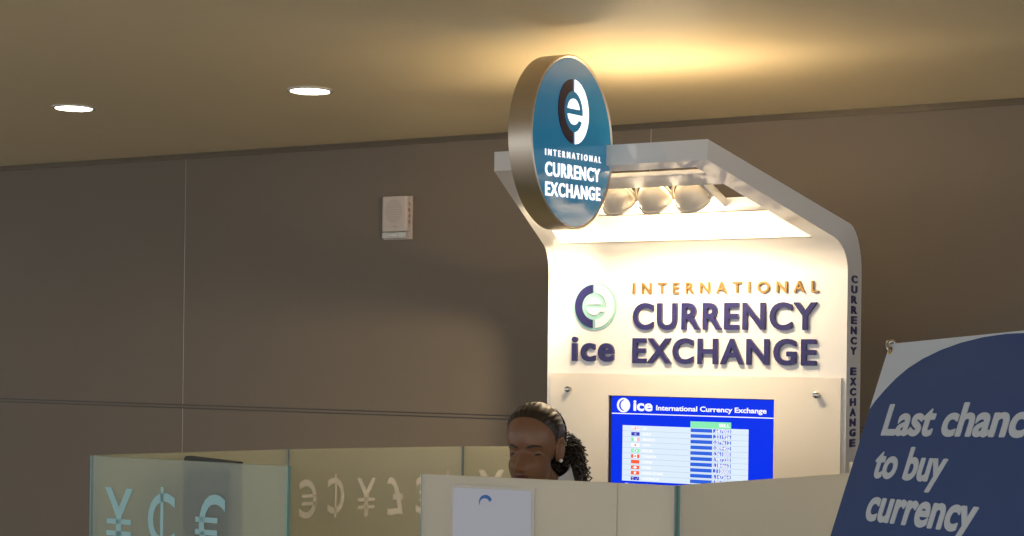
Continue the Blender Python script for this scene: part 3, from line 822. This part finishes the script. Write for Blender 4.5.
# hair band with beads
band = MB(); beads = MB(); bp = []
for q in range(25):
    a = math.radians(-125+250*q/24); d = (math.sin(a)*.9, -.72, math.cos(a)*.9); l_ = math.sqrt(sum(c*c for c in d)); d = tuple(c/l_ for c in d)
    p = Vector(headpt(d))+Vector(d)*.0095; bp.append(HP(*p))
band.tube(bp, .0030, 8); bo = band.build('hair_band', M['black'], person, 60)
for p in bp[2:-2]:
    for dz in (-.0035, .0035): beads.ball(p+(p-HO).normalized()*.0030+hf*dz*.2+Vector((0,0,dz)), .0020, su=8, sv=6)
beads.build('beads', M['pearl'], bo, 60)
# ponytail of curls
random.seed(11)
root = HP(0, -.112, .040)
back = -yaw_f
pt = MB()
axis = [root, root+back*.030+Vector((0,0,-.016)), root+back*.058+Vector((0,0,-.062)), root+back*.076+Vector((0,0,-.125)), root+back*.078+Vector((0,0,-.195)), root+back*.068+Vector((0,0,-.255))]
def ax_at(t_):
    f = t_*(len(axis)-1); i = min(int(f), len(axis)-2); return axis[i].lerp(axis[i+1], f-i)+Vector((.006, .014, 0))*min(1, t_*3)
rad = lambda t_: .022+.038*sstep(0, .35, t_)+.008*sstep(.3, .7, t_)-.030*sstep(.8, 1, t_)
pt.tube([ax_at(q/14) for q in range(15)], [rad(q/14)*.74*sstep(-.15, .3, q/14) for q in range(15)], 16)
for q in range(230):
    a = random.uniform(0, 2*PI); t0 = random.uniform(0, .55)*random.choice((1, 1, .15)); t1 = min(1, t0+random.uniform(.25, .5)); rr0 = random.uniform(.6, 1.08)
    ph = random.uniform(0, 6); fr = random.uniform(26, 40); cr = random.uniform(.004, .0065); pts = []
    n_ = 34
    for s_ in range(n_):
        t_ = t0+(t1-t0)*s_/(n_-1); c = ax_at(t_); o = Vector((1,0,0))*math.cos(a)+back*math.sin(a)
        o2 = Vector((-math.sin(a),0,0))+back*math.cos(a)
        w_ = ph+fr*(t1-t0)*2.2*s_/(n_-1)
        pts.append(c+o*(rad(t_)*rr0+cr*math.cos(w_))+o2*cr*math.sin(w_)+Vector((0,0,cr*.5*math.sin(w_))))
    pt.tube(pts, .0017, 5)
pt.build('ponytail', M['hair'], person, 60)['label'] = 'curly black ponytail'

# clothes
def cloth(name, me, m):
    o = bpy.data.objects.new(name, me); me.materials.clear(); me.materials.append(m); COL.objects.link(o); attach(o, person)
    for p in me.polygons: p.use_smooth = True
    return o
jc = [([pel, wa, ch, (PXc,3.690,1.275)], [(.155,.115), (.128,.102), (.138,.105), .085])]
for k in (-1, 1):
    sh, s2, el, wr = limbs(k, 0); wv = Vector(el).lerp(Vector(wr), .86)
    jc.append(([ch, s2, el, tuple(wv)], [.12, .068, .053, .042]))
cloth('jacket', skin_mesh(jc), M['jacket'])
tr = []
for k in (-1, 1):
    tr.append(([pel, (PXc+k*.085,3.78,.80), (PXc+k*.09,3.77,.46), (PXc+k*.09,3.80,.10)], [(.14,.105), .094, .070, .062]))
cloth('trousers', skin_mesh(tr), M['jacket'])
for k in (-1, 1):
    s_ = skin_mesh([([(PXc+k*.09,3.82,.045), (PXc+k*.09,3.74,.040), (PXc+k*.095,3.65,.030)], [.042, .040, .030])])
    for v in s_.vertices: v.co.z = max(v.co.z, .003)
    cloth('shoe', s_, M['black'])
cl = MB()
nkv = Vector(nk); nbv = Vector(nb); ax_ = (nkv-nbv).normalized(); cx_ = Vector((1,0,0)); cy_ = ax_.cross(cx_).normalized()
NC = 40; ringA = []; ringB = []; ringC = []
for q in range(NC):
    a = math.radians(-72+ (324)*q/(NC-1))-PI/2+math.radians(0)
    # opening at the front (towards -Y)
    a = math.radians(18+324*q/(NC-1)); dx, dy = math.sin(a), -math.cos(a)
    fr_ = .5+.5*math.cos(a)
    c0 = nbv+Vector((0,0,.068-.050*fr_)); c1 = nbv+Vector((0,0,.030-.040*fr_))
    ringA.append(cl.bm.verts.new(c0+(cx_*dx+Vector((0,1,0))*dy)*.054))
    ringB.append(cl.bm.verts.new(c0+(cx_*dx+Vector((0,1,0))*dy)*.059+Vector((0,0,.002))))
    ringC.append(cl.bm.verts.new(c1+(cx_*dx+Vector((0,1,0))*dy)*(.074+.010*fr_)-Vector((0,0,.022+.03*fr_**4))))
for q in range(NC-1):
    cl.face([ringA[q], ringA[q+1], ringB[q+1], ringB[q]]); cl.face([ringB[q], ringB[q+1], ringC[q+1], ringC[q]])
cl = cl.build('shirt_collar', M['shirt'], person, 60); so = cl.modifiers.new('t', 'SOLIDIFY'); so.thickness = .002
cl['label'] = 'white shirt collar'

# ------------------------------------------------------------------ light
wd = bpy.data.worlds.new('concourse'); scene.world = wd; wd.use_nodes = True
bg = wd.node_tree.nodes['Background']; bg.inputs[0].default_value = (.89,.93,1.0,1); bg.inputs[1].default_value = 1.25
scene.view_settings.view_transform = 'Standard'; scene.view_settings.look = 'None'
scene.view_settings.gamma = 1; scene.view_settings.use_curve_mapping = False; scene.view_settings.exposure = 0.0
